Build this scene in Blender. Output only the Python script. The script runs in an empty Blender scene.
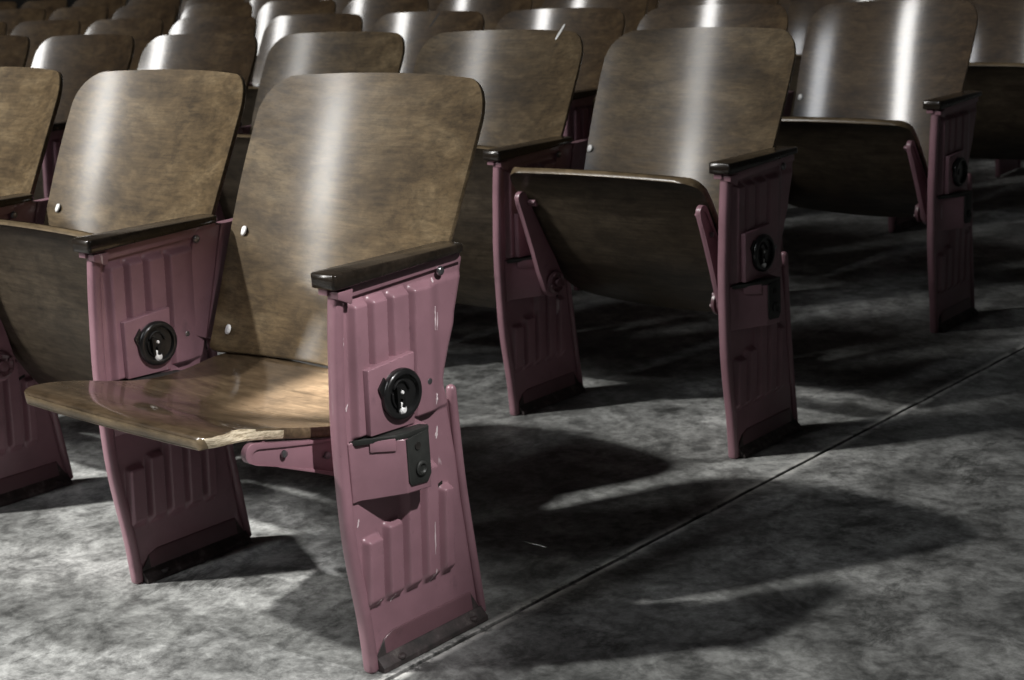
import bpy, bmesh, math, random
from mathutils import Vector, Matrix, Euler, noise
random.seed(7)
C = bpy.context.scene.collection
PI = math.pi
W = 0.57                      # pitch of the seats in a row

# ------------------------------------------------------------------ materials
def nmat(name):
    m = bpy.data.materials.new(name); m.use_nodes = True
    nt = m.node_tree; b = nt.nodes['Principled BSDF']
    return m, nt, b
def N(nt, t, **kw):
    n = nt.nodes.new(t)
    for k, v in kw.items():
        if k in n.inputs: n.inputs[k].default_value = v
        else: setattr(n, k, v)
    return n
def ramp(nt, fac, stops):
    r = nt.nodes.new('ShaderNodeValToRGB'); cr = r.color_ramp
    while len(cr.elements) > 1: cr.elements.remove(cr.elements[-1])
    cr.elements[0].position = stops[0][0]; cr.elements[0].color = (*stops[0][1], 1)
    for p, c in stops[1:]:
        e = cr.elements.new(p); e.color = (*c, 1)
    nt.links.new(fac, r.inputs['Fac']); return r
def g(v): return (v, v, v)
def mixc(nt, fac, a, b, mode='MIX'):
    m = nt.nodes.new('ShaderNodeMix'); m.data_type = 'RGBA'; m.blend_type = mode
    for s, v in ((0, fac), (6, a), (7, b)):
        if isinstance(v, bpy.types.NodeSocket): nt.links.new(v, m.inputs[s])
        elif isinstance(v, (int, float)): m.inputs[s].default_value = v
        else: m.inputs[s].default_value = (*v, 1)
    return m.outputs[2]
def coords(nt, scale=(1, 1, 1), rnd=True, src='Object'):
    tc = nt.nodes.new('ShaderNodeTexCoord')
    mp = nt.nodes.new('ShaderNodeMapping'); mp.inputs['Scale'].default_value = scale
    if rnd:
        oi = nt.nodes.new('ShaderNodeObjectInfo')
        mu = N(nt, 'ShaderNodeVectorMath', operation='MULTIPLY')
        mu.inputs[1].default_value = (37, 61, 53)
        cb = nt.nodes.new('ShaderNodeCombineXYZ')
        for i in range(3): nt.links.new(oi.outputs['Random'], cb.inputs[i])
        nt.links.new(cb.outputs[0], mu.inputs[0])
        ad = N(nt, 'ShaderNodeVectorMath', operation='ADD')
        nt.links.new(tc.outputs[src], ad.inputs[0]); nt.links.new(mu.outputs[0], ad.inputs[1])
        nt.links.new(ad.outputs[0], mp.inputs['Vector'])
    else:
        nt.links.new(tc.outputs[src], mp.inputs['Vector'])
    return mp.outputs[0]
def noise_tex(nt, vec, scale, detail=5, rough=.6, dist=0):
    n = N(nt, 'ShaderNodeTexNoise'); n.inputs['Scale'].default_value = scale
    n.inputs['Detail'].default_value = detail; n.inputs['Roughness'].default_value = rough
    n.inputs['Distortion'].default_value = dist
    nt.links.new(vec, n.inputs['Vector']); return n.outputs['Fac']
def bump(nt, b, h, strength, dist=.002):
    bp = N(nt, 'ShaderNodeBump'); bp.inputs['Strength'].default_value = strength
    bp.inputs['Distance'].default_value = dist
    nt.links.new(h, bp.inputs['Height']); nt.links.new(bp.outputs[0], b.inputs['Normal'])

def wood(name, dark, mid, light, rough=.38, coat=.5, coatr=.25):
    m, nt, b = nmat(name)
    v = coords(nt, (1.3, 3.6, 3.6))
    f1 = noise_tex(nt, v, 3.4, 10, .70, .55)
    v2 = coords(nt, (1, 1.6, 1.6))
    f2 = noise_tex(nt, v2, 24, 7, .72, .5)
    v3 = coords(nt, (3, 60, 60))
    f3 = noise_tex(nt, v3, 3, 5, .7, .2)
    c1 = ramp(nt, f1, [(.28, dark), (.50, mid), (.74, light)]).outputs[0]
    c2 = ramp(nt, f2, [(.34, g(.62)), (.58, g(1.06))]).outputs[0]
    c3 = ramp(nt, f3, [(.3, g(.62)), (.6, g(1.08))]).outputs[0]
    c = mixc(nt, 1.0, c1, c2, 'MULTIPLY'); c = mixc(nt, 1.0, c, c3, 'MULTIPLY')
    nt.links.new(c, b.inputs['Base Color'])
    fr = noise_tex(nt, coords(nt, (2, 14, 14)), 4, 6, .7)
    rr = ramp(nt, fr, [(.3, g(rough - .07)), (.7, g(rough + .09))]).outputs[0]
    nt.links.new(rr, b.inputs['Roughness'])
    b.inputs['Coat Weight'].default_value = coat; b.inputs['Coat Roughness'].default_value = coatr; b.inputs['Specular IOR Level'].default_value = .12
    bump(nt, b, f3, .12, .0006)
    return m
M = {}
M['wood'] = wood('varnished_plywood_dimmed', (.024, .014, .007), (.064, .040, .020), (.122, .082, .042), .42, .9, .12)  # darker copy for the far backs, weaker light there put into the colour
M['woodw'] = wood('worn_varnished_plywood', (.034, .022, .011), (.098, .067, .034), (.185, .137, .078), .50, .34, .17)
M['seatwood'] = wood('varnished_seat_plywood', (.026, .017, .010), (.060, .041, .024), (.105, .075, .045), .34, .95, .09)
M['under'] = wood('plywood_underside', (.024, .018, .012), (.048, .037, .025), (.080, .063, .043), .45, .25, .35)
M['edge'] = wood('plywood_edge', (.06, .042, .025), (.13, .095, .055), (.24, .18, .11), .35, .6, .2)
M['arm'] = wood('dark_armrest_wood', (.010, .008, .006), (.020, .015, .011), (.034, .026, .019), .30, .8, .15)

m, nt, b = nmat('raw_broken_wood')
f = noise_tex(nt, coords(nt, (1, 6, 40)), 12, 5, .7)
nt.links.new(ramp(nt, f, [(.35, (.22, .17, .10)), (.55, (.62, .53, .38)), (.7, (.75, .68, .52))]).outputs[0], b.inputs['Base Color'])
b.inputs['Roughness'].default_value = .7; bump(nt, b, f, .6, .003); M['raw'] = m

def paint(name, base, dirt, chipc, worn=.68):
    m, nt, b = nmat(name)
    v = coords(nt); f1 = noise_tex(nt, v, 8, 6, .6)
    c = ramp(nt, f1, [(.3, tuple(x * .78 for x in base)), (.7, tuple(min(1, x * 1.12) for x in base))]).outputs[0]
    fs = noise_tex(nt, coords(nt, (1, 1, 1)), 120, 3, .6)
    c = mixc(nt, ramp(nt, fs, [(.68, g(0)), (.78, g(.3))]).outputs[0], c, dirt)
    vs = coords(nt, (22, 22, 3.6)); fch = noise_tex(nt, vs, 2.2, 5, .55, .3)
    chip = ramp(nt, fch, [(worn, g(0)), (worn + .025, g(.75))]).outputs[0]
    c = mixc(nt, chip, c, chipc)
    fd = noise_tex(nt, coords(nt, (1, 1, .6)), 17, 6, .7)
    c = mixc(nt, ramp(nt, fd, [(.6, g(0)), (.8, g(.6))]).outputs[0], c, dirt)
    nt.links.new(c, b.inputs['Base Color'])
    b.inputs['Roughness'].default_value = .36
    b.inputs['Coat Weight'].default_value = .25; b.inputs['Coat Roughness'].default_value = .2
    f4 = noise_tex(nt, coords(nt), 60, 3, .5); bump(nt, b, f4, .15, .0008)
    return m
M['pink'] = paint('dusty_pink_enamel', (.29, .158, .188), (.08, .05, .062), (.70, .60, .62), .72)
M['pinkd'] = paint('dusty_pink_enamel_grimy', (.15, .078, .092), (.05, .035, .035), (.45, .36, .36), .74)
m, nt, b = nmat('grimy_iron')
f = noise_tex(nt, coords(nt), 30, 8, .7)
nt.links.new(ramp(nt, f, [(.35, (.022, .02, .019)), (.55, (.055, .042, .042)), (.72, (.15, .135, .125))]).outputs[0], b.inputs['Base Color'])
b.inputs['Roughness'].default_value = .6; bump(nt, b, f, .5, .002); M['grime'] = m
def plain(name, col, rough=.4, metal=0, coat=0):
    m, nt, b = nmat(name)
    f = noise_tex(nt, coords(nt), 45, 4, .6)
    nt.links.new(ramp(nt, f, [(.3, tuple(x * .75 for x in col)), (.7, tuple(min(1, x * 1.2) for x in col))]).outputs[0], b.inputs['Base Color'])
    b.inputs['Roughness'].default_value = rough; b.inputs['Metallic'].default_value = metal
    b.inputs['Coat Weight'].default_value = coat
    return m
M['black'] = plain('black_hub_plastic', (.012, .012, .012), .28, 0, .3)
M['blackin'] = plain('black_hub_inner', (.006, .006, .006), .45)
M['steel'] = plain('screw_steel', (.30, .30, .31), .3, .9)
M['rivet'] = plain('white_glint_and_nick', (.93, .93, .90), .45, 0)  # rivet and pin glint put into a matt white; the edge nick shares it
M['socket'] = plain('dark_socket_iron', (.035, .037, .034), .5, .2)
M['gouge'] = plain('dark_gouge', (.012, .010, .008), .7)
M['wall'] = plain('dark_plaster', (.05, .048, .046), .9)

# concrete
m, nt, b = nmat('worn_concrete')
v = coords(nt, rnd=False)
f1 = noise_tex(nt, v, 1.3, 10, .62, .5); f2 = noise_tex(nt, v, 6.5, 10, .72, .8); f3 = noise_tex(nt, v, 60, 6, .7); f5 = noise_tex(nt, v, 19, 8, .75, .3)
c = ramp(nt, f1, [(.34, (.15, .155, .15)), (.52, (.29, .295, .285)), (.66, (.58, .585, .57))]).outputs[0]
c = mixc(nt, 1, c, ramp(nt, f2, [(.36, g(.42)), (.5, g(.9)), (.64, g(1.25))]).outputs[0], 'MULTIPLY')
c = mixc(nt, 1, c, ramp(nt, f5, [(.38, g(.45)), (.56, g(1.10))]).outputs[0], 'MULTIPLY')
c = mixc(nt, 1, c, ramp(nt, f3, [(.33, g(.65)), (.6, g(1.08))]).outputs[0], 'MULTIPLY')
# black grimy stains
fs = noise_tex(nt, coords(nt, (1.5, .8, 1), rnd=False), 3.1, 12, .78, .3)
c = mixc(nt, ramp(nt, fs, [(.56, g(0)), (.64, g(.88))]).outputs[0], c, (.035, .036, .034))
# worn bright arrises beside the joint
sx = nt.nodes.new('ShaderNodeSeparateXYZ'); nt.links.new(v, sx.inputs[0])
def mth(op, a, b_=None, c_=None):
    n = nt.nodes.new('ShaderNodeMath'); n.operation = op
    for i, q in enumerate((a, b_, c_)):
        if q is None: continue
        if isinstance(q, bpy.types.NodeSocket): nt.links.new(q, n.inputs[i])
        else: n.inputs[i].default_value = q
    return n.outputs[0]
wob = noise_tex(nt, coords(nt, (0, 5, 0), rnd=False), 2, 4, .6)
jx = mth('ADD', mth('SUBTRACT', sx.outputs[0], .040), mth('MULTIPLY', mth('SUBTRACT', wob, .5), .014))
ad = mth('ABSOLUTE', jx)
near = nt.nodes.new('ShaderNodeMapRange'); near.inputs[1].default_value = .005; near.inputs[2].default_value = .020
near.inputs[3].default_value = 1; near.inputs[4].default_value = 0; nt.links.new(ad, near.inputs[0])
fj = noise_tex(nt, v, 22, 6, .75)
jm = mth('MULTIPLY', near.outputs[0], ramp(nt, fj, [(.40, g(0)), (.52, g(.9))]).outputs[0])
c = mixc(nt, jm, c, (.68, .68, .65))
core = nt.nodes.new('ShaderNodeMapRange'); core.inputs[1].default_value = .0018; core.inputs[2].default_value = .0062
core.inputs[3].default_value = .9; core.inputs[4].default_value = 0; nt.links.new(ad, core.inputs[0])
c = mixc(nt, core.outputs[0], c, (.02, .02, .02))
nt.links.new(c, b.inputs['Base Color'])
nt.links.new(ramp(nt, f2, [(.3, g(.42)), (.7, g(.75))]).outputs[0], b.inputs['Roughness'])
hh = mth('ADD', mth('ADD', mth('MULTIPLY', f2, .8), mth('MULTIPLY', f3, .25)), mth('MULTIPLY', f1, 2.0))
hh = mth('SUBTRACT', hh, mth('MULTIPLY', core.outputs[0], .5))
bump(nt, b, hh, .55, .006)
M['concrete'] = m

# ------------------------------------------------------------------ mesh helpers
class MB:
    def __init__(s): s.v = []; s.f = []; s.m = []
    def add(s, vs, fs, mi=0):
        o = len(s.v); s.v += [tuple(v) for v in vs]; s.f += [tuple(i + o for i in f) for f in fs]; s.m += [mi] * len(fs)
    def box(s, x0, x1, y0, y1, z0, z1, mi=0):
        vs = [(x, y, z) for x in (x0, x1) for y in (y0, y1) for z in (z0, z1)]
        s.add(vs, [(0, 1, 3, 2), (4, 6, 7, 5), (0, 4, 5, 1), (2, 3, 7, 6), (0, 2, 6, 4), (1, 5, 7, 3)], mi)
    def prism(s, poly, axis, a, b_, mi=0):
        """polygon in the two other axes (in x,y,z order) swept along axis from a to b"""
        def P(p, q):
            if axis == 0: return (q, p[0], p[1])
            if axis == 1: return (p[0], q, p[1])
            return (p[0], p[1], q)
        n = len(poly)
        vs = [P(p, a) for p in poly] + [P(p, b_) for p in poly]
        fs = [tuple(range(n)), tuple(range(2 * n - 1, n - 1, -1))] + [(i, n + i, n + (i + 1) % n, (i + 1) % n)for i in range(n)]
        s.add(vs, fs, mi)
    def tube(s, pts, rx, ry=None, n=14, mi=0, power=2.0):
        """tube with a superellipse section along pts; caps rounded"""
        ry = ry or rx; pts = [Vector(p) for p in pts]
        rings = []
        dirs = []
        for i in range(len(pts)):
            d = (pts[min(i + 1, len(pts) - 1)] - pts[max(i - 1, 0)]).normalized(); dirs.append(d)
        seq = []
        for sc, off in ((.35, -.95), (.8, -.55)): seq.append((pts[0] + dirs[0] * rx * (off + .55), dirs[0], sc))
        for p, d in zip(pts, dirs): seq.append((p, d, 1))
        for sc, off in ((.8, .45), (.35, .75)): seq.append((pts[-1] + dirs[-1] * rx * off, dirs[-1], sc))
        seq[0] = (pts[0] - dirs[0] * .0, dirs[0], .75); seq[1] = (pts[0] + dirs[0] * rx * .25, dirs[0], .95)
        seq[2] = (pts[0] + dirs[0] * rx * .4, dirs[0], 1)
        vs = []
        for p, d, sc in seq:
            X = Vector((1, 0, 0)); Y = d.cross(X).normalized(); X = Y.cross(d).normalized()
            for k in range(n):
                a = 2 * PI * k / n; cx, sy = math.cos(a), math.sin(a)
                ex = math.copysign(abs(cx) ** (2 / power), cx); ey = math.copysign(abs(sy) ** (2 / power), sy)
                vs.append(p + X * rx * sc * ex + Y * ry * sc * ey)
        fs = []
        R = len(seq)
        for i in range(R - 1):
            for k in range(n):
                fs.append((i * n + k, i * n + (k + 1) % n, (i + 1) * n + (k + 1) % n, (i + 1) * n + k))
        fs.append(tuple(range(n - 1, -1, -1))); fs.append(tuple((R - 1) * n + k for k in range(n)))
        s.add(vs, fs, mi)
    def lathe(s, prof, centre, axis=0, n=32, mi=0, sgn=1):
        """profile [(r, h)] around axis x (0) / y (1) / z (2)"""
        vs = []; cx, cy, cz = centre
        for r, h in prof:
            for k in range(n):
                a = 2 * PI * k / n; u, w = r * math.cos(a), r * math.sin(a)
                if axis == 0: vs.append((cx + sgn * h, cy + u, cz + w))
                elif axis == 1: vs.append((cx + u, cy + sgn * h, cz + w))
                else: vs.append((cx + u, cy + w, cz + sgn * h))
        R = len(prof); fs = []
        for i in range(R - 1):
            for k in range(n): fs.append((i * n + k, i * n + (k + 1) % n, (i + 1) * n + (k + 1) % n, (i + 1) * n + k))
        fs.append(tuple(range(n - 1, -1, -1))); fs.append(tuple((R - 1) * n + k for k in range(n)))
        s.add(vs, fs, mi)
    def mesh(s, name, mats, smooth=40, bevel=0, segs=2):
        me = bpy.data.meshes.new(name); me.from_pydata(s.v, [], s.f); me.update()
        bm = bmesh.new(); bm.from_mesh(me)
        for i, fc in enumerate(bm.faces): fc.material_index = s.m[i]
        bmesh.ops.recalc_face_normals(bm, faces=bm.faces)
        if bevel:
            ed = [e for e in bm.edges if len(e.link_faces) == 2 and e.calc_face_angle(0) > math.radians(32)]
            bmesh.ops.bevel(bm, geom=ed, offset=bevel, segments=segs, affect='EDGES', profile=.5, clamp_overlap=True)
        if smooth:
            for e in bm.edges:
                if len(e.link_faces) == 2 and e.calc_face_angle(0) > math.radians(smooth): e.smooth = False
            for fc in bm.faces: fc.smooth = True
        bm.to_mesh(me); bm.free()
        for mm in (mats if isinstance(mats, (list, tuple)) else [mats]): me.materials.append(mm)
        return me
def obj(name, me, parent=None):
    o = bpy.data.objects.new(name, me); C.objects.link(o)
    if parent: o.parent = parent
    return o
def lerp_tab(tab, z):
    if z <= tab[0][0]: return tab[0][1]
    for (a, va), (b_, vb) in zip(tab, tab[1:]):
        if z <= b_: return va + (vb - va) * (z - a) / (b_ - a)
    return tab[-1][1]
def sstep(a, b_, x):
    t = max(0, min(1, (x - a) / (b_ - a))); return t * t * (3 - 2 * t)
def spline(pts, n):
    """Catmull-Rom through pts"""
    out = []
    P = [Vector(p) for p in pts]; P = [P[0] * 2 - P[1]] + P + [P[-1] * 2 - P[-2]]
    for i in range(1, len(P) - 2):
        for k in range(n):
            t = k / n; a, b_, c_, d = P[i - 1:i + 3]
            out.append(.5 * ((2 * b_) + (c_ - a) * t + (2 * a - 5 * b_ + 4 * c_ - d) * t * t + (3 * b_ - a - 3 * c_ + d) * t ** 3))
    out.append(P[-2]); return out

# ------------------------------------------------------------------ side frame meshes
SIL = [(0, .006), (.083, .000), (.191, -.014), (.278, -.018), (.374, -.018), (.448, -.013), (.499, -.009), (.56, -.002), (.572, .000)]
def yfront(z): return lerp_tab(SIL, z) + .008
REARPANEL = [(0, .243), (.102, .231), (.205, .219), (.274, .214), (.372, .200), (.383, .197), (.395, .197), (.407, .200), (.44, .212), (.473, .226), (.489, .229), (.557, .252), (.567, .255)]
PX = .006          # outer face of the sheet
def rib(y, z):
    """pressed flutes: broad slope on the front side, flat land, sharp drop behind"""
    h = 0; HT = .0125
    if z > .33:
        yy = y - (z - .50) * .06
        for a, b_, top in ((.021, .0465, .541), (.056, .0840, .541), (.094, .1260, .541), (.136, .30, .541)):
            q = sstep(a - .0050, a + .0050, yy) * (1 - sstep(b_ - .0005, b_ + .0035, yy))
            if b_ > .2: q *= 1 - .75 * sstep(.165, .20, yy)
            h = max(h, q * (1 - sstep(top - .004, top + .008, z)) * sstep(.350, .358, z) * HT)
    else:
        yy = y + (z - .107) * (-.06)
        for a, b_, top in ((.010, .038, .200), (.050, .077, .212), (.089, .114, .275), (.127, .152, .275), (.165, .184, .232)):
            q = sstep(a - .0048, a + .0048, yy) * (1 - sstep(b_ - .0005, b_ + .0035, yy))
            h = max(h, q * sstep(.094, .113, z) * (1 - sstep(top - .003, top + .006, z)) * HT)
    return h
def panel_mesh():
    mb = MB(); NZ, NY = 300, 190; z0, z1 = .006, .566
    for side in (0, 1):
        vs = []
        for j in range(NZ + 1):
            z = z0 + (z1 - z0) * j / NZ; a, b_ = yfront(z), lerp_tab(REARPANEL, z)
            for i in range(NY + 1):
                y = a + (b_ - a) * i / NY; h = rib(y, z)
                edge = .0025 * (1 - sstep(0, .006, b_ - y))
                vs.append((PX + h - edge if side == 0 else PX - .0055 - h, y, z))
        fs = [(j * (NY + 1) + i, j * (NY + 1) + i + 1, (j + 1) * (NY + 1) + i + 1, (j + 1) * (NY + 1) + i) for j in range(NZ) for i in range(NY)]
        o = len(mb.v); mb.add(vs, fs if side == 0 else [f[::-1] for f in fs])
    n = (NZ + 1) * (NY + 1); A = lambda j, i: j * (NY + 1) + i
    rim = []
    for j in range(NZ): rim += [(A(j, 0), A(j + 1, 0), A(j + 1, 0) + n, A(j, 0) + n), (A(j, NY), A(j, NY) + n, A(j + 1, NY) + n, A(j + 1, NY))]
    for i in range(NY): rim += [(A(0, i), A(0, i) + n, A(0, i + 1) + n, A(0, i + 1)), (A(NZ, i), A(NZ, i + 1), A(NZ, i + 1) + n, A(NZ, i) + n)]
    mb.f += rim; mb.m += [0] * len(rim)
    return mb.mesh('side_panel', M['pink'], 50)
def front_tube_mesh():
    mb = MB(); pts = spline([(.002, yfront(z) + .001, z) for z, _ in SIL], 5); mb.tube(pts, .0105, .0095, 20, 0, 2.7)
    return mb.mesh('front_tube', M['pink'], 45)
def rear_tube_mesh():
    mb = MB(); pts = spline([(.002, .251, .004), (.002, .239, .102), (.002, .227, .205), (.002, .2215, .274), (.002, .2165, .374)], 8)
    mb.tube(pts, .0082, .0075, 18); return mb.mesh('rear_tube', M['pink'], 45)
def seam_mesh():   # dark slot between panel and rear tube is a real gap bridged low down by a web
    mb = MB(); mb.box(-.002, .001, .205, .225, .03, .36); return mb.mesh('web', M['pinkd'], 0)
def flange_mesh():
    mb = MB()
    sec = [(-.008, 0), (-.008, .012), (.002, .050), (.0070, .050), (.0085, .046), (.0105, .020), (.0235, .0075), (.025, 0)]
    n = 12
    vs = []
    for i in range(n + 1):
        t = i / n; y = .020 + t * .222; s_ = min(1, .35 + t * 6, .35 + (1 - t) * 9)
        for x, z in sec: vs.append((x, y, z * (s_ if z > .02 else 1)))
    k = len(sec)
    fs = [(i * k + j, i * k + (j + 1) % k, (i + 1) * k + (j + 1) % k, (i + 1) * k + j) for i in range(n) for j in range(k)]
    fs += [tuple(range(k)), tuple(n * k + j for j in range(k - 1, -1, -1))]
    mb.add(vs, fs)
    for y in (.06, .215): mb.lathe([(.008, 0), (.008, .004), (.005, .006)], (.018, y, .008), 2, 12)
    # grimy sheet of the foot is darker than the paint above
    me = mb.mesh('floor_flange', [M['pinkd'], M['grime']], 35, .0012)
    for p in me.polygons:
        if p.center.z < .030: p.material_index = 1
    return me
def armrest_mesh():
    mb = MB()
    def outline(inset=0):
        pts = []
        x0, x1, y0, y1 = -.0245 + inset, .0245 - inset, -.014 + inset, .246 - inset
        r = .006
        def arc(cx, cy, a0, rr):
            for q in range(5):
                a = a0 + PI / 2 * q / 4; pts.append((cx + rr * math.cos(a), cy + rr * math.sin(a)))
        arc(x1 - r, y0 + r, -PI / 2, r); arc(x1 - .014, y1 - .014, 0, .014); arc(x0 + .014, y1 - .014, PI / 2, .014); arc(x0 + r, y0 + r, PI, r)
        return pts
    o = outline(); n = len(o); levels = [(.0008, .5705), (0, .5715), (0, .5900), (.0012, .5912), (.003, .5918)]
    vs = []
    for ins, z in levels:
        for (x, y) in outline(ins): 
            zz = z
            if z < .575: zz = z + .010 * sstep(.10, .25, y)   # thins towards the back
            vs.append((x, y, zz - .002 * sstep(.0, .25, y)))
    L = len(levels)
    fs = [(l * n + i, l * n + (i + 1) % n, (l + 1) * n + (i + 1) % n, (l + 1) * n + i) for l in range(L - 1) for i in range(n)]
    fs += [tuple(range(n - 1, -1, -1)), tuple((L - 1) * n + i for i in range(n))]
    mb.add(vs, fs); return mb.mesh('armrest', M['arm'], 50)
def arm_rail_mesh():
    mb = MB()
    mb.prism([(.0, .552), (.0, .572), (.243, .580), (.245, .562)], 0, -.004, PX + .006)
    mb.box(-.016, .002, -.008, .006, .560, .5695)            # the little tab under the front of the armrest
    mb.prism([(-.004, .566), (-.004, .556), (.020, .545), (.024, .566)], 0, -.002, PX + .0135)
    return mb.mesh('arm_rail', M['pink'], 35, .001)
def hub_plate_mesh():
    mb = MB()
    q = [(.029, .351), (.029, .450), (.119, .462), (.119, .352)]
    q = [(.027, .356), (.030, .450), (.121, .457), (.112, .353)]
    mb.prism(q, 0, PX, .029)
    mb.prism([(.017, .358), (.024, .452), (.034, .452), (.030, .358)], 0, PX - .002, .016)   # stepped flange on the front side
    return mb.mesh('hub_plate', M['pink'], 35, .0018, 3)
HUB = (.029, .087, .404)
def hub_disc_mesh():
    mb = MB()
    mb.lathe([(.0365, -.001), (.0370, .004), (.0360, .008), (.0335, .0100), (.0305, .0105), (.0285, .0095), (.0278, .0070), (.0272, .0040), (.020, .0030), (.008, .0026), (.0075, .0042), (.002, .0048)], HUB, 0, 44)
    # small pointer lug at the upper front of the rim
    mb.prism([(HUB[1] - .042, HUB[2] + .016), (HUB[1] - .030, HUB[2] + .030), (HUB[1] - .028, HUB[2] + .010), (HUB[1] - .034, HUB[2] - .004)], 0, HUB[0], HUB[0] + .004)
    return mb.mesh('hub_disc', M['black'], 40)
def hub_spring_mesh():
    mb = MB(); x = HUB[0] + .004
    for a0, a1, r in ((.2, 2.6, .020), (2.9, 5.2, .022)):
        pts = [(x + .001, HUB[1] + r * math.cos(a0 + (a1 - a0) * k / 8) * .8 - .002, HUB[2] + r * math.sin(a0 + (a1 - a0) * k / 8)) for k in range(9)]
        mb.tube(pts, .0018, .0018, 8)
    mb.box(x, x + .006, HUB[1] - .014, HUB[1] - .009, HUB[2] - .018, HUB[2] + .012)
    mb.box(x, x + .005, HUB[1] - .004, HUB[1] + .001, HUB[2] - .024, HUB[2] - .006)
    return mb.mesh('hub_spring', M['blackin'], 40)
def hub_pin_mesh():
    mb = MB()
    mb.lathe([(.0065, 0), (.0065, .004), (.0035, .0065)], (HUB[0] + .003, HUB[1] - .002, HUB[2] - .023), 0, 12)
    mb.tube([(HUB[0] + .006, HUB[1] - .008, HUB[2] - .024), (HUB[0] + .0075, HUB[1] - .006, HUB[2] - .012)], .0022, .0022, 8)
    mb.lathe([(.003, 0), (.002, .002)], (HUB[0] + .005, HUB[1], HUB[2] + .002), 0, 10)
    return mb.mesh('hub_pin', M['rivet'], 40)  # bright metal glint put into the pin's white colour
def hinge_box_mesh():
    """folded sheet pocket that stands out from the panel"""
    mb = MB()
    plan = [(PX, .000), (PX + .004, .000), (.012, .012), (.050, .062), (.053, .066), (.053, .112), (.040, .124), (PX, .128)]
    n = len(plan); vs = []
    zb = [.262, .262, .263, .2655, .266, .262, .262, .262]; zt = [.350, .350, .351, .346, .345, .345, .352, .356]
    for (x, y), z in zip(plan, zb): vs.append((x, y, z))
    for (x, y), z in zip(plan, zt): vs.append((x, y, z))
    # bottom runs up towards the panel so that the pocket reads as a wedge
    mb.add(vs, [tuple(range(n - 1, -1, -1)), tuple(n + i for i in range(n))] + [(i, (i + 1) % n, n + (i + 1) % n, n + i) for i in range(n)])
    return mb.mesh('hinge_pocket', M['pink'], 30, .0022, 3)
def pocket_lip_mesh():
    mb = MB()
    def P(t, off, z): return (.012 + (.050 - .012) * t + off * .8, .012 + .050 * t - off * .6, z)
    for t0, t1, z0, z1, o0, o1 in ((.30, .88, .331, .349, .0, .0028),):
        a = [P(t0, o0, z0 + .002), P(t1, o0, z0), P(t1, o0, z1), P(t0, o0, z1)]; b_ = [P(t0, o1, z0 + .002), P(t1, o1, z0), P(t1, o1, z1), P(t0, o1, z1)]
        mb.add(a + b_, [(0, 1, 2, 3), (7, 6, 5, 4), (0, 4, 5, 1), (1, 5, 6, 2), (2, 6, 7, 3), (3, 7, 4, 0)])
    return mb.mesh('pocket_lip', M['pink'], 30, .001)
def socket_mesh():
    mb = MB()
    # ragged dark sheet in place of the shaded open top, and the socket face
    rnd = random.Random(3); pts = [(PX, .004), (.016, .010), (.046, .056), (.052, .068), (.055, .112), (.040, .125), (PX, .128)]
    n = len(pts)
    lo = [(x, y, .3455) for x, y in pts]; hi = [(x + .001, y, .3535 + rnd.uniform(-.0035, .0035)) for x, y in pts]
    mb.add(lo + hi, [tuple(range(n - 1, -1, -1)), tuple(n + i for i in range(n))] + [(i, (i + 1) % n, n + (i + 1) % n, n + i) for i in range(n)])
    mb.prism([(.072, .276), (.068, .283), (.068, .345), (.112, .350), (.112, .284), (.104, .273)], 0, .0525, .0555)
    mb.lathe([(.011, 0), (.011, .003), (.007, .0045), (.005, .0015)], (.0555, .092, .297), 0, 20)
    me = mb.mesh('hinge_socket', [M['socket'], M['gouge']], 35, .0008)
    return me
def socket_hole_mesh():
    mb = MB(); mb.lathe([(.0058, 0), (.0055, .0016), (.0035, .0012)], (.0553, .088, .331), 0, 16)
    return mb.mesh('socket_hole', M['gouge'], 40)
def slot_mesh():
    mb = MB(); mb.prism([(.167, .233), (.180, .237), (.180, .242), (.167, .238)], 0, PX - .001, PX + .0012)
    return mb.mesh('slot_hole', M['gouge'], 40)
def screws_mesh(k):
    mb = MB()
    for y, z, x in (((.200, .556, PX + .0062), (.158, .402, PX + .0085))[k],):
        mb.lathe([(.0072, 0), (.0070, .0018), (.0045, .0042), (.0015, .0048)], (x, y, z), 0, 16)
    return mb.mesh('screw', M['steel'], 40)
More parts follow.
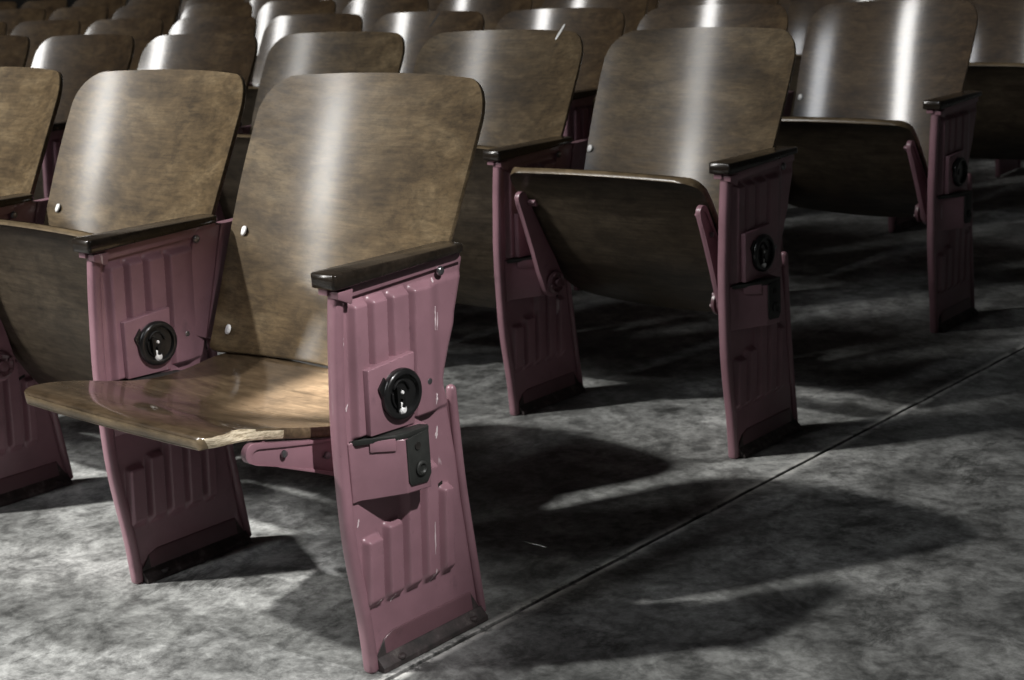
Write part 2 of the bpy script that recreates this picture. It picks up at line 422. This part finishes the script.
def chip_meshes():   # bare patches and scratches through the enamel of the nearest frame
    rnd = random.Random(11); out = []
    m2, nt2, b2 = nmat('bare_primer'); b2.inputs['Base Color'].default_value = (.66, .56, .58, 1); b2.inputs['Roughness'].default_value = .6
    for y, z, L, wd in ((.008, .488, .026, .0045), (.006, .400, .010, .003), (.004, .318, .026, .005), (.181, .490, .034, .0022), (.188, .484, .026, .0016), (.186, .545, .006, .004), (.172, .372, .016, .003),
                        (.176, .318, .018, .006), (.146, .165, .05, .0022), (.142, .106, .022, .0035), (.060, .100, .012, .004), (.030, .105, .008, .003), (.125, .040, .012, .002), (.009, .230, .012, .003)):
        mb = MB(); n = 7; vs = []
        for i in range(n + 1):
            t = i / n; w_ = wd * (.35 + math.sin(PI * t) * .65) * rnd.uniform(.5, 1.2)
            zz = z - L / 2 + L * t; yy = y + .004 * (t - .5) + rnd.uniform(-.0006, .0006)
            xx = PX + max(rib(yy, zz), rib(yy - w_, zz), rib(yy + w_, zz)) + .0006
            vs += [(xx, yy - w_ / 2, zz), (xx, yy + w_ / 2, zz)]
        o = len(vs); vs += [(x_ - .0014, y_, z_) for x_, y_, z_ in vs]
        fs = [(2 * i, 2 * i + 1, 2 * i + 3, 2 * i + 2) for i in range(n)] + [(o + 2 * i + 2, o + 2 * i + 3, o + 2 * i + 1, o + 2 * i) for i in range(n)]
        fs += [(2 * i, 2 * i + 2, o + 2 * i + 2, o + 2 * i) for i in range(n)] + [(2 * i + 1, o + 2 * i + 1, o + 2 * i + 3, 2 * i + 3) for i in range(n)]
        fs += [(0, o, o + 1, 1), (2 * n, 2 * n + 1, o + 2 * n + 1, o + 2 * n)]
        mb.add(vs, fs); out.append(mb.mesh('paint_chip', m2, 0))
    return out
def wing_mesh():
    mb = MB()
    poly = [(.192, .548), (.205, .572), (.312, .574), (.232, .372), (.205, .382), (.158, .402)]
    mb.prism(poly, 0, -.010, .0125)
    mb.prism([(.252, .574), (.262, .574), (.208, .384), (.199, .386)], 0, .0125, .0165)       # pressed rib
    return mb.mesh('back_bracket', M['pink'], 30, .0015)

# ------------------------------------------------------------------ seat and back
BACK0 = (.180, .368)      # y, z of the lower edge at the sides of the back
KB = .432
BZ1 = .8085
def back_mesh(hwb=.243, hwt=.258, sag=.042, rtop=.062, mat='wood'):
    """bent plywood back, local x centred on the chair; y,z in chair coordinates"""
    NU, th = 40, .0115; zs = []
    z0 = BACK0[1]
    for j in range(30): zs.append(z0 + (BZ1 - rtop - z0) * j / 30)
    for j in range(15): a = PI / 2 * j / 14; zs.append(BZ1 - rtop + rtop * math.sin(a))
    zs = [z0 + .0, z0 + .003, z0 + .008] + zs[1:]
    layers = ((-th / 2, .0022, .0022), (-th * .32, .0004, 0), (th * .32, .0004, 0), (th / 2, .0022, .0022))
    ct, st = math.cos(math.atan(KB)), math.sin(math.atan(KB))
    grids = []
    mb = MB(); NZ = len(zs)
    for off, ins, _ in layers:
        vs = []
        for j, z in enumerate(zs):
            t = (z - z0) / (BZ1 - z0); hw = hwb + (hwt - hwb) * sstep(0, .8, t)
            if z > BZ1 - rtop:
                q = (z - (BZ1 - rtop)) / rtop; hw -= rtop * (1 - math.sqrt(max(0, 1 - q * q)))
            if t < .02: hw -= .012 * (1 - t / .02) ** 2
            hw -= ins
            zz = z
            if j == 0: zz += ins
            if j == NZ - 1: zz -= ins
            for i in range(NU + 1):
                u = -1 + 2 * i / NU; x = u * hw
                crown = .0035 * (1 - u * u) * sstep(.8, 1, t)          # the top edge is arched a touch
                zc = zz + crown
                y = BACK0[0] + KB * (zc - z0) + sag * (1 - (x / .258) ** 2) + .010 * t * t - .004 * math.sin(PI * t)
                nx = -2 * sag * x / .258 ** 2
                nv = Vector((nx, 1, -KB)).normalized()
                vs.append((x + nv.x * off, y + nv.y * off, zc + nv.z * off))
        grids.append(len(mb.v)); mb.v += vs
    A = lambda l, j, i: grids[l] + j * (NU + 1) + i
    for j in range(NZ - 1):
        for i in range(NU):
            mb.f.append((A(0, j, i), A(0, j, i + 1), A(0, j + 1, i + 1), A(0, j + 1, i))); mb.m.append(0)
            mb.f.append((A(3, j, i), A(3, j + 1, i), A(3, j + 1, i + 1), A(3, j, i + 1))); mb.m.append(0)
    ring = [(0, i) for i in range(NU + 1)] + [(j, NU) for j in range(1, NZ)] + [(NZ - 1, i) for i in range(NU - 1, -1, -1)] + [(j, 0) for j in range(NZ - 2, 0, -1)]
    for l in range(3):
        for k in range(len(ring)):
            a, b_ = ring[k], ring[(k + 1) % len(ring)]
            mb.f.append((A(l, *a), A(l + 1, *a), A(l + 1, *b_), A(l, *b_))); mb.m.append(1)
    return mb.mesh('backrest', [M[mat], M['edge']], 60)
def back_point(x, z, off=0, sag=.042):
    t = (z - BACK0[1]) / (BZ1 - BACK0[1])
    y = BACK0[0] + KB * (z - BACK0[1]) + sag * (1 - (x / .258) ** 2) + .010 * t * t - .004 * math.sin(PI * t)
    nv = Vector((-2 * sag * x / .258 ** 2, 1, -KB)).normalized()
    return Vector((x, y, z)) + nv * off, nv
def rivet_mesh():
    mb = MB(); mb.lathe([(.0088, -.001), (.0086, .0010), (.0070, .0022), (.0035, .0028), (.0008, .0029)], (0, 0, 0), 1, 18, 0, -1)
    return mb.mesh('rivet', M['rivet'], 60)

H = (.087, .295)          # seat hinge y, z
PROF = [(-.272, .0975), (-.266, .1000), (-.248, .1020), (-.21, .0985), (-.16, .0880), (-.11, .0750), (-.06, .0640), (-.01, .0590), (.04, .0605), (.09, .0680), (.135, .0790)]
def seat_mesh(broken=False, HW=.243, rf=.044):
    """moulded ply seat about its hinge, in the lowered position"""
    pr = spline([(0, a, b_) for a, b_ in PROF], 5); pr = [(p.y, p.z) for p in pr]
    NU = 36; th = .0150; rr = .070; y0, y1 = pr[0][0], pr[-1][0]
    # resample densely near both ends
    ys = []
    for j in range(10): a = PI / 2 * j / 10; ys.append(y0 + rf * (1 - math.cos(a)))
    for j in range(20): ys.append(y0 + rf + (y1 - rr - y0 - rf) * j / 20)
    for j in range(15): a = PI / 2 * j / 14; ys.append(y1 - rr + rr * math.sin(a))
    tab = pr
    mb = MB(); grids = []; NZ = len(ys); rnd = random.Random(5)
    jag = [rnd.uniform(0, 1) for _ in range(NZ)]
    for off, ins in ((th / 2, .0020), (th * .30, .0003), (-th * .30, .0003), (-th / 2, .0020)):
        vs = []
        for j, y in enumerate(ys):
            hw = HW
            if y < y0 + rf: q = (y0 + rf - y) / rf; hw -= rf * (1 - math.sqrt(max(0, 1 - q * q))) * .95
            if y > y1 - rr: q = (y - (y1 - rr)) / rr; hw -= rr * (1 - math.sqrt(max(0, 1 - q * q))) * .92
            hwl = hwr = hw - ins
            if broken:
                a, b_ = y0 + .0, y0 + .115
                if y < b_:
                    t = (y - a) / (b_ - a)
                    hwr = hw - ins - .003 * jag[j] * (1 if t < .9 else 0) * (1 if off > 0 else .3) - (.010 if .38 < t < .60 and off > 0 else 0) - .004 * (1 - t)
            yy = y + (ins if j == 0 else 0) - (ins if j == NZ - 1 else 0)
            z = lerp_tab(tab, yy)
            dz = (lerp_tab(tab, yy + .004) - lerp_tab(tab, yy - .004)) / .008 if y0 + .004 < yy < y1 - .004 else 0
            for i in range(NU + 1):
                u = -1 + 2 * i / NU; x = u * (hwr if u > 0 else hwl)
                dish = -.009 * (1 - u * u) * sstep(y0 + .02, y0 + .16, yy)
                yb = yy - .005 * (1 - u * u) * (1 - sstep(y0, y0 + .09, yy))      # front edge bows forward
                nv = Vector((0, -dz, 1)).normalized()
                vs.append((x, yb + nv.y * off, z + dish - th / 2 + nv.z * off))
        grids.append(len(mb.v)); mb.v += vs
    A = lambda l, j, i: grids[l] + j * (NU + 1) + i
    for j in range(NZ - 1):
        for i in range(NU):
            mb.f.append((A(0, j, i), A(0, j, i + 1), A(0, j + 1, i + 1), A(0, j + 1, i))); mb.m.append(0)
            mb.f.append((A(3, j, i), A(3, j + 1, i), A(3, j + 1, i + 1), A(3, j, i + 1))); mb.m.append(1)
    ring = [(0, i) for i in range(NU + 1)] + [(j, NU) for j in range(1, NZ)] + [(NZ - 1, i) for i in range(NU - 1, -1, -1)] + [(j, 0) for j in range(NZ - 2, 0, -1)]
    for l in range(3):
        for k in range(len(ring)):
            a, b_ = ring[k], ring[(k + 1) % len(ring)]
            mi = 2
            if broken and a[1] == NU and y0 + .004 < ys[a[0]] < y0 + .115 and (ys[a[0]] < y0 + .07 or l > 0): mi = 3
            mb.f.append((A(l, *a), A(l + 1, *a), A(l + 1, *b_), A(l, *b_))); mb.m.append(mi)
    return mb.mesh('seat', [M['seatwood'], M['under'], M['edge'], M['raw']], 55)
def seat_arm_mesh(side):
    """flat steel arm under the seat from hinge hub to a rounded tip; side +1 = aisle side. hinge-local"""
    mb = MB(); e_ = .014 if side > 0 else 0; x0 = side * (.214 + e_); x1 = side * (.222 + e_)
    ang = math.atan2(.068, -.215); L = .232
    d = Vector((math.cos(ang), math.sin(ang))); nrm = Vector((-d.y, d.x))
    def P(t, w_): p = d * t * L + nrm * w_; return (p.x, p.y)
    poly = []
    for k in range(9): a = -PI / 2 + PI * k / 8; poly.append(P(1, 0) if 0 else (lambda q: (q.x, q.y))(d * (L - .014 + .014 * math.cos(a)) + nrm * (.014 * math.sin(a))))
    for t, w_ in ((.75, .017), (.45, .023), (.2, .030)): poly.append(P(t, w_))
    for k in range(9): a = PI / 2 + PI * k / 8; q = d * (.032 * math.cos(a)) + nrm * (.032 * math.sin(a)); poly.append((q.x, q.y))
    for t, w_ in ((.2, -.030), (.45, -.023), (.75, -.017)): poly.append(P(t, w_))
    mb.prism(poly, 0, min(x0, x1), max(x0, x1))
    # raised rim along the plate
    rim = []
    cen = d * (L * .45)
    for p in poly: rim.append((x1 + 0, p[0], p[1]))
    rp = [Vector((x0 + (x1 - x0) * (1.1), p[0] * .985 + cen.x * .015, p[1] * .985 + cen.y * .015)) for p in poly]
    n = len(rp); vs = []
    inner = [Vector((x1 + side * .003, cen.x + (p[0] - cen.x) * .93, cen.y + (p[1] - cen.y) * .80)) for p in poly]
    outer = [Vector((x1 + side * .003, p[0], p[1])) for p in poly]
    outb = [Vector((x1 - side * .001, p[0], p[1])) for p in poly]; inb = [Vector((x1 - side * .001, q.y, q.z)) for q in inner]
    vs = outer + inner + outb + inb
    fs = []
    for i in range(n):
        k = (i + 1) % n
        fs += [(i, k, n + k, n + i), (i, 2 * n + i, 2 * n + k, k), (n + i, n + k, 3 * n + k, 3 * n + i), (2 * n + i, 3 * n + i, 3 * n + k, 2 * n + k)]
    mb.add(vs, fs)
    # tabs screwed to the plywood
    for t in (.84,):
        q = d * L * t
        mb.box(min(x0, x0 - side * .020), max(x0, x0 - side * .020), q.x - .007, q.x + .007, q.y + .010, q.y + .016)
    return mb.mesh('seat_arm', M['pink'], 35, .0008)
def seat_hub_mesh(side):
    mb = MB(); x = side * .222
    mb.lathe([(.027, -.001), (.027, .006), (.023, .009), (.018, .007), (.012, .007), (.011, .012), (.004, .013)], (x, 0, 0), 0, 24, 0, side)
    xi = side * .213
    mb.lathe([(.026, 0), (.026, .006), (.021, .010), (.016, .007), (.010, .007), (.009, .016), (.004, .017)], (xi, 0, 0), 0, 24, 0, -side)
    mb.lathe([(.010, 0), (.010, .002)], (side * .2175, 0, 0), 0, 12, 0, side)
    for a in (.4, 1.6, 2.9, 4.2, 5.4): mb.lathe([(.0045, 0), (.004, .006)], (xi - side * .006, .019 * math.cos(a), .019 * math.sin(a)), 0, 8, 0, -side)
    return mb.mesh('hinge_hub', M['pinkd'], 35)
def seat_bolts_mesh(side, k):
    mb = MB(); ang = math.atan2(.068, -.215)
    for t in ((.085, .165)[k],): mb.lathe([(.0055, 0), (.005, .003), (.002, .004)], (side * (.225 + (.014 if side > 0 else 0)), math.cos(ang) * t, math.sin(ang) * t + .002), 0, 12, 0, side)
    return mb.mesh('bolt', M['steel'], 40)

ME = dict(panel=panel_mesh(), ftube=front_tube_mesh(), rtube=rear_tube_mesh(), web=seam_mesh(), flange=flange_mesh(), arm=armrest_mesh(), rail=arm_rail_mesh(),
          plate=hub_plate_mesh(), disc=hub_disc_mesh(), spring=hub_spring_mesh(), pin=hub_pin_mesh(), pocket=hinge_box_mesh(), lip=pocket_lip_mesh(),
          socket=socket_mesh(), hole=socket_hole_mesh(), screws=screws_mesh(0), screws2=screws_mesh(1), slot=slot_mesh(), chips=chip_meshes(), wing=wing_mesh(), back=back_mesh(), backn=back_mesh(.232, .247), backw=back_mesh(mat='woodw'), backwn=back_mesh(.225, .241, mat='woodw'), rivet=rivet_mesh(),
          seat=seat_mesh(), seatb=seat_mesh(True, .234, .030), armL=seat_arm_mesh(-1), armR=seat_arm_mesh(1), hubL=seat_hub_mesh(-1), hubR=seat_hub_mesh(1), boltL=seat_bolts_mesh(-1, 0), boltR=seat_bolts_mesh(1, 0), boltL2=seat_bolts_mesh(-1, 1), boltR2=seat_bolts_mesh(1, 1))

# ------------------------------------------------------------------ the rows (slightly fanned arcs)
ROWS = [(0, 0, 0, 0.0), (-.0914, 1.0810, -.006, .0199), (-.2146, 2.1902, -.013, .0404), (-.3505, 3.3287, .0007, .0614), (-.486, 4.467, .0147, .0824), (-.622, 5.606, .0288, .1034)]
KAP = -.006377
def seat_pos(r, c):
    ox, oy, oz, a0 = ROWS[r]; s = c * W; k = KAP
    return ox - (math.sin(a0 + k * s) - math.sin(a0)) / k, oy + (math.cos(a0 + k * s) - math.cos(a0)) / k, oz, a0 + k * s
FOLD = {(1, 0): math.radians(48), (2, 0): math.radians(41), (0, 1): math.radians(65), (1, 1): math.radians(71), (3, 0): math.radians(49)}
ORD = ['nearest the aisle', 'second from the aisle', 'third from the aisle', 'fourth from the aisle', 'fifth from the aisle', 'sixth from the aisle', 'seventh from the aisle',
       'eighth from the aisle', 'ninth from the aisle', 'tenth from the aisle', 'eleventh from the aisle', 'twelfth from the aisle', 'thirteenth from the aisle', 'fourteenth from the aisle']
ROWN = ['front row', 'second row', 'third row', 'fourth row', 'fifth row', 'sixth row']
SPECIAL = {(0, 0): 'bronze-brown plywood theatre chair on pink frame, seat lowered with broken pale corner',
           (0, 1): 'plywood theatre chair with folded seat, just left of the lowered seat, front row',
           (0, 2): 'theatre chair cut by the left picture edge, front row, dark right back edge',
           (1, 0): 'theatre chair with folded dark seat, second row, nearest the aisle, pink frame on concrete',
           (1, 1): 'theatre chair in second row behind the lowered seat, pale nick on its top edge',
           (2, 0): 'theatre chair with two bright glare stripes on its back, third row, nearest the aisle',
           (2, 3): 'theatre chair in third row, fourth from the aisle, dark slash near its top edge',
           (3, 0): 'theatre chair cut by the right picture edge, folded seat, behind the two-stripe chair'}
def chair(r, c, down=False, detail=2, end=False):
    x, y, z, th = seat_pos(r, c)
    t = bpy.data.objects.new('theatre_chair', None); C.objects.link(t)
    t.location = (x, y, z); t.rotation_euler = (0, 0, th); t.empty_display_size = .1
    t['label'] = SPECIAL.get((r, c)) or 'brown plywood folding theatre chair, %s, %s' % (ROWN[r], ORD[c])
    t['category'] = 'chair'; t['group'] = 'plywood theatre chairs in curved rows'
    # --- side frame on the aisle side of the chair
    fr = obj('side_frame', ME['panel'], t)
    if end: fr['label'] = 'dusty pink ribbed steel end frame'
    obj('front_tube', ME['ftube'], fr); obj('rear_tube', ME['rtube'], fr); obj('web', ME['web'], fr)
    if detail:
        obj('floor_flange', ME['flange'], fr); obj('arm_rail', ME['rail'], fr); obj('hub_plate', ME['plate'], fr)
        obj('hub_disc', ME['disc'], fr); obj('hinge_pocket', ME['pocket'], fr); obj('hinge_socket', ME['socket'], fr)
    if detail > 1:
        for k, n in (('spring', 'hub_spring'), ('pin', 'hub_pin'), ('lip', 'pocket_lip'), ('hole', 'socket_hole'), ('slot', 'slot_hole'), ('screws', 'screw'), ('screws2', 'screw')): obj(n, ME[k], fr)
        if (r, c) == (0, 0):
            for cm in ME['chips']: obj('paint_chip', cm, fr)
    if not end: obj('back_bracket', ME['wing'], fr)
    a = obj('armrest', ME['arm'], t); a['label'] = 'dark varnished wooden armrest'
    # --- back
    narrow = (r, c) in ((1, 0), (2, 0))
    bk = obj('backrest', ME['back' + ('w' if r < 2 and c < 3 else '') + ('n' if narrow else '')], t); bx = -.287 + {(1, 0): -.006, (0, 0): .002, (0, 1): .006}.get((r, c), 0); bk.location = (bx, 0, 0)
    if (r, c) == (1, 0): bk.rotation_euler = (0, 0, math.radians(.5)); bk.location.x += .005
    if detail:
        hw = .226 if narrow else .224
        for sx_ in (-1, 1):
            for zz in ((.560, .404)):
                xx = sx_ * (hw - (.012 if zz < .5 else 0)); p, nv = back_point(xx, zz, -.0058)
                rv = obj('rivet', ME['rivet'], bk); rv.location = p
                rv.rotation_euler = Vector((0, 1, 0)).rotation_difference(nv).to_euler()
    # --- seat
    st = obj('seat', ME['seatb'] if (r, c) == (0, 0) else ME['seat'], t); st.location = (-.283 + {(0, 0): 0, (0, 1): .016}.get((r, c), .002), H[0], H[1])
    st.rotation_euler = (0 if down else -FOLD.get((r, c), math.radians(66) + random.uniform(-.03, .03)), 0, 0)
    if (r, c) == (0, 0): st['label'] = 'lowered glossy plywood seat with broken pale front corner'
    if detail:
        for n in ('armL', 'armR'): obj('seat_arm', ME[n], st)
        for n in ('hubL', 'hubR'): obj('hinge_hub', ME[n], st)
        if detail > 1:
            for n in ('boltL', 'boltR', 'boltL2', 'boltR2'): obj('bolt', ME[n], st)
    return t, bk, st
chairs = {}
for r, n, det in ((0, 4, 2), (1, 8, 2), (2, 10, 1), (3, 13, 1), (4, 14, 0), (5, 14, 0)):
    for c in range(n):
        chairs[r, c] = chair(r, c, (r, c) == (0, 0), det, c == 0)
# marks on single backs
def mark(key, name, x, z, L, wd, lean, mat, label=None):
    mb = MB(); n = 6; fr_ = []; bk_ = []
    for i in range(n + 1):
        t = i / n; zz = z - L / 2 + L * t; xx = x + lean * (t - .5); w_ = wd * (.3 + .7 * math.sin(PI * (.1 + .8 * t)))
        for s_ in (-.5, .5):
            p, nv = back_point(xx + s_ * w_, zz, -.0062); fr_.append(p); p2, nv = back_point(xx + s_ * w_, zz, -.004); bk_.append(p2)
    o = len(fr_)
    fs = [(2 * i, 2 * i + 1, 2 * i + 3, 2 * i + 2) for i in range(n)] + [(o + 2 * i + 2, o + 2 * i + 3, o + 2 * i + 1, o + 2 * i) for i in range(n)]
    fs += [(2 * i, 2 * i + 2, o + 2 * i + 2, o + 2 * i) for i in range(n)] + [(2 * i + 1, o + 2 * i + 1, o + 2 * i + 3, 2 * i + 3) for i in range(n)]
    mb.add(fr_ + bk_, fs); q = obj(name, mb.mesh(name, mat, 0), chairs[key][1])
    if label: q['label'] = label
mark((1, 1), 'edge_nick', .158, .806, .034, .008, .018, M['rivet'], 'pale nick')
mark((2, 3), 'gouge', -.005, .783, .050, .010, .030, M['gouge'], 'dark slash')

# ------------------------------------------------------------------ the room
def slab(name, pts, mat):
    me = bpy.data.meshes.new(name); mb = MB(); mb.v = pts
    return mb
# floor: two pours of concrete with a narrow sunken joint between them, running along the aisle
mb = MB(); xs = [-16, -8, -4, -2, -1, -.5, -.2, 0, .0365, .0392, .0408, .0435, .1, .4, 1, 2, 3, 5, 8]; ys = [-14 + i * .5 for i in range(51)]
rnd = random.Random(2); ys = sorted(ys + [1.2, 2.32, 3.45, 4.6, 5.75])
for y in ys:
    for i, x in enumerate(xs): mb.v.append((x, y, -.016 if i in (9, 10) else lerp_tab([(0, 0), (1.2, -.0062), (2.32, -.0135), (3.45, .0005), (4.6, .0145), (5.75, .0285)], y)))
nx = len(xs)
for j in range(len(ys) - 1):
    for i in range(nx - 1): mb.f.append((j * nx + i, j * nx + i + 1, (j + 1) * nx + i + 1, (j + 1) * nx + i)); mb.m.append(0)
fl = obj('floor', mb.mesh('floor', M['concrete'], 0)); fl['kind'] = 'structure'
for name, a in (('wall_back', (-16, 8, 10.8, 11)), ('wall_left', (-16.2, -16, -11, 11)), ('wall_right', (8, 8.2, -11, 11))):
    mb = MB(); mb.box(a[0], a[1], a[2], a[3], -.05, 7.5); w_ = obj(name, mb.mesh(name, M['wall'], 0)); w_['kind'] = 'structure'

# ------------------------------------------------------------------ light
def spot(name, loc, target, energy, cone, blend, radius, col=(1, 1, 1)):
    l = bpy.data.lights.new(name, 'SPOT'); l.energy = energy; l.spot_size = math.radians(cone); l.spot_blend = blend; l.shadow_soft_size = radius; l.color = col
    o = bpy.data.objects.new(name, l); C.objects.link(o); o.location = loc
    o.rotation_euler = (Vector(target) - Vector(loc)).to_track_quat('-Z', 'Y').to_euler(); return o
def area(name, loc, target, energy, sx_, sy_, col=(1, 1, 1)):
    l = bpy.data.lights.new(name, 'AREA'); l.energy = energy; l.shape = 'RECTANGLE'; l.size = sx_; l.size_y = sy_; l.color = col
    o = bpy.data.objects.new(name, l); C.objects.link(o); o.location = loc
    o.rotation_euler = (Vector(target) - Vector(loc)).to_track_quat('-Z', 'Y').to_euler(); return o
area('tall_window_light', (-12.5, -12.5, 13.6), (-1, 1.5, .5), 1500, 1.7, 8.5, (1, .985, .96))
area('low_window_light', (-7.0, -6.5, 4.7), (-1, 0, .5), 250, .65, 3.8, (1, .98, .94))
spot('spotlight_stage_left', (-4.25, -4.35, 7.0), (-.85, .10, 0), 4300, 19, 1, .16, (1, .985, .95))
spot('added_seat_glare_spot', (-3.0, -5.2, 7.0), (-.205, .120, .37), 70000, 1.6, 1, .02, (1, .985, .985))  # added lamp with no real source, makes the glare patch on the lowered seat
spot('spotlight_aisle_right', (3.2, -2.0, 2.9), (-.4, .2, .2), 12, 40, 1, .16, (1, .98, .96))
spot('spotlight_side_right', (2.75, -.05, 3.6), (-.16, -.06, .32), 880, 14, 1, .06, (1, .98, .97))
area('window_light_front', (-1.9, -10.5, 9.5), (-.5, 2, .5), 330, 1.1, 6.5, (.95, .97, 1))
w = bpy.data.worlds.new('dim_hall'); bpy.context.scene.world = w; w.use_nodes = True
w.node_tree.nodes['Background'].inputs[0].default_value = (.85, .92, 1, 1); w.node_tree.nodes['Background'].inputs[1].default_value = .003

# ------------------------------------------------------------------ camera
cd = bpy.data.cameras.new('camera'); cam = bpy.data.objects.new('camera', cd); C.objects.link(cam)
cam.location = (1.5447872, -1.35201481, 1.00155121)
R = Euler((math.radians(75.70992726), math.radians(3.15921413), math.radians(41.26656544)), 'XYZ')
cam.rotation_euler = R
cd.sensor_width = 36; cd.lens = 1545.947 / 1024 * 36; cd.clip_start = .05; cd.clip_end = 60
bpy.context.scene.camera = cam
cd.dof.use_dof = True; cd.dof.focus_distance = 2.3; cd.dof.aperture_fstop = 9
vs = bpy.context.scene.view_settings
vs.view_transform = 'Standard'; vs.look = 'None'; vs.gamma = 1; vs.use_curve_mapping = False; vs.exposure = 0
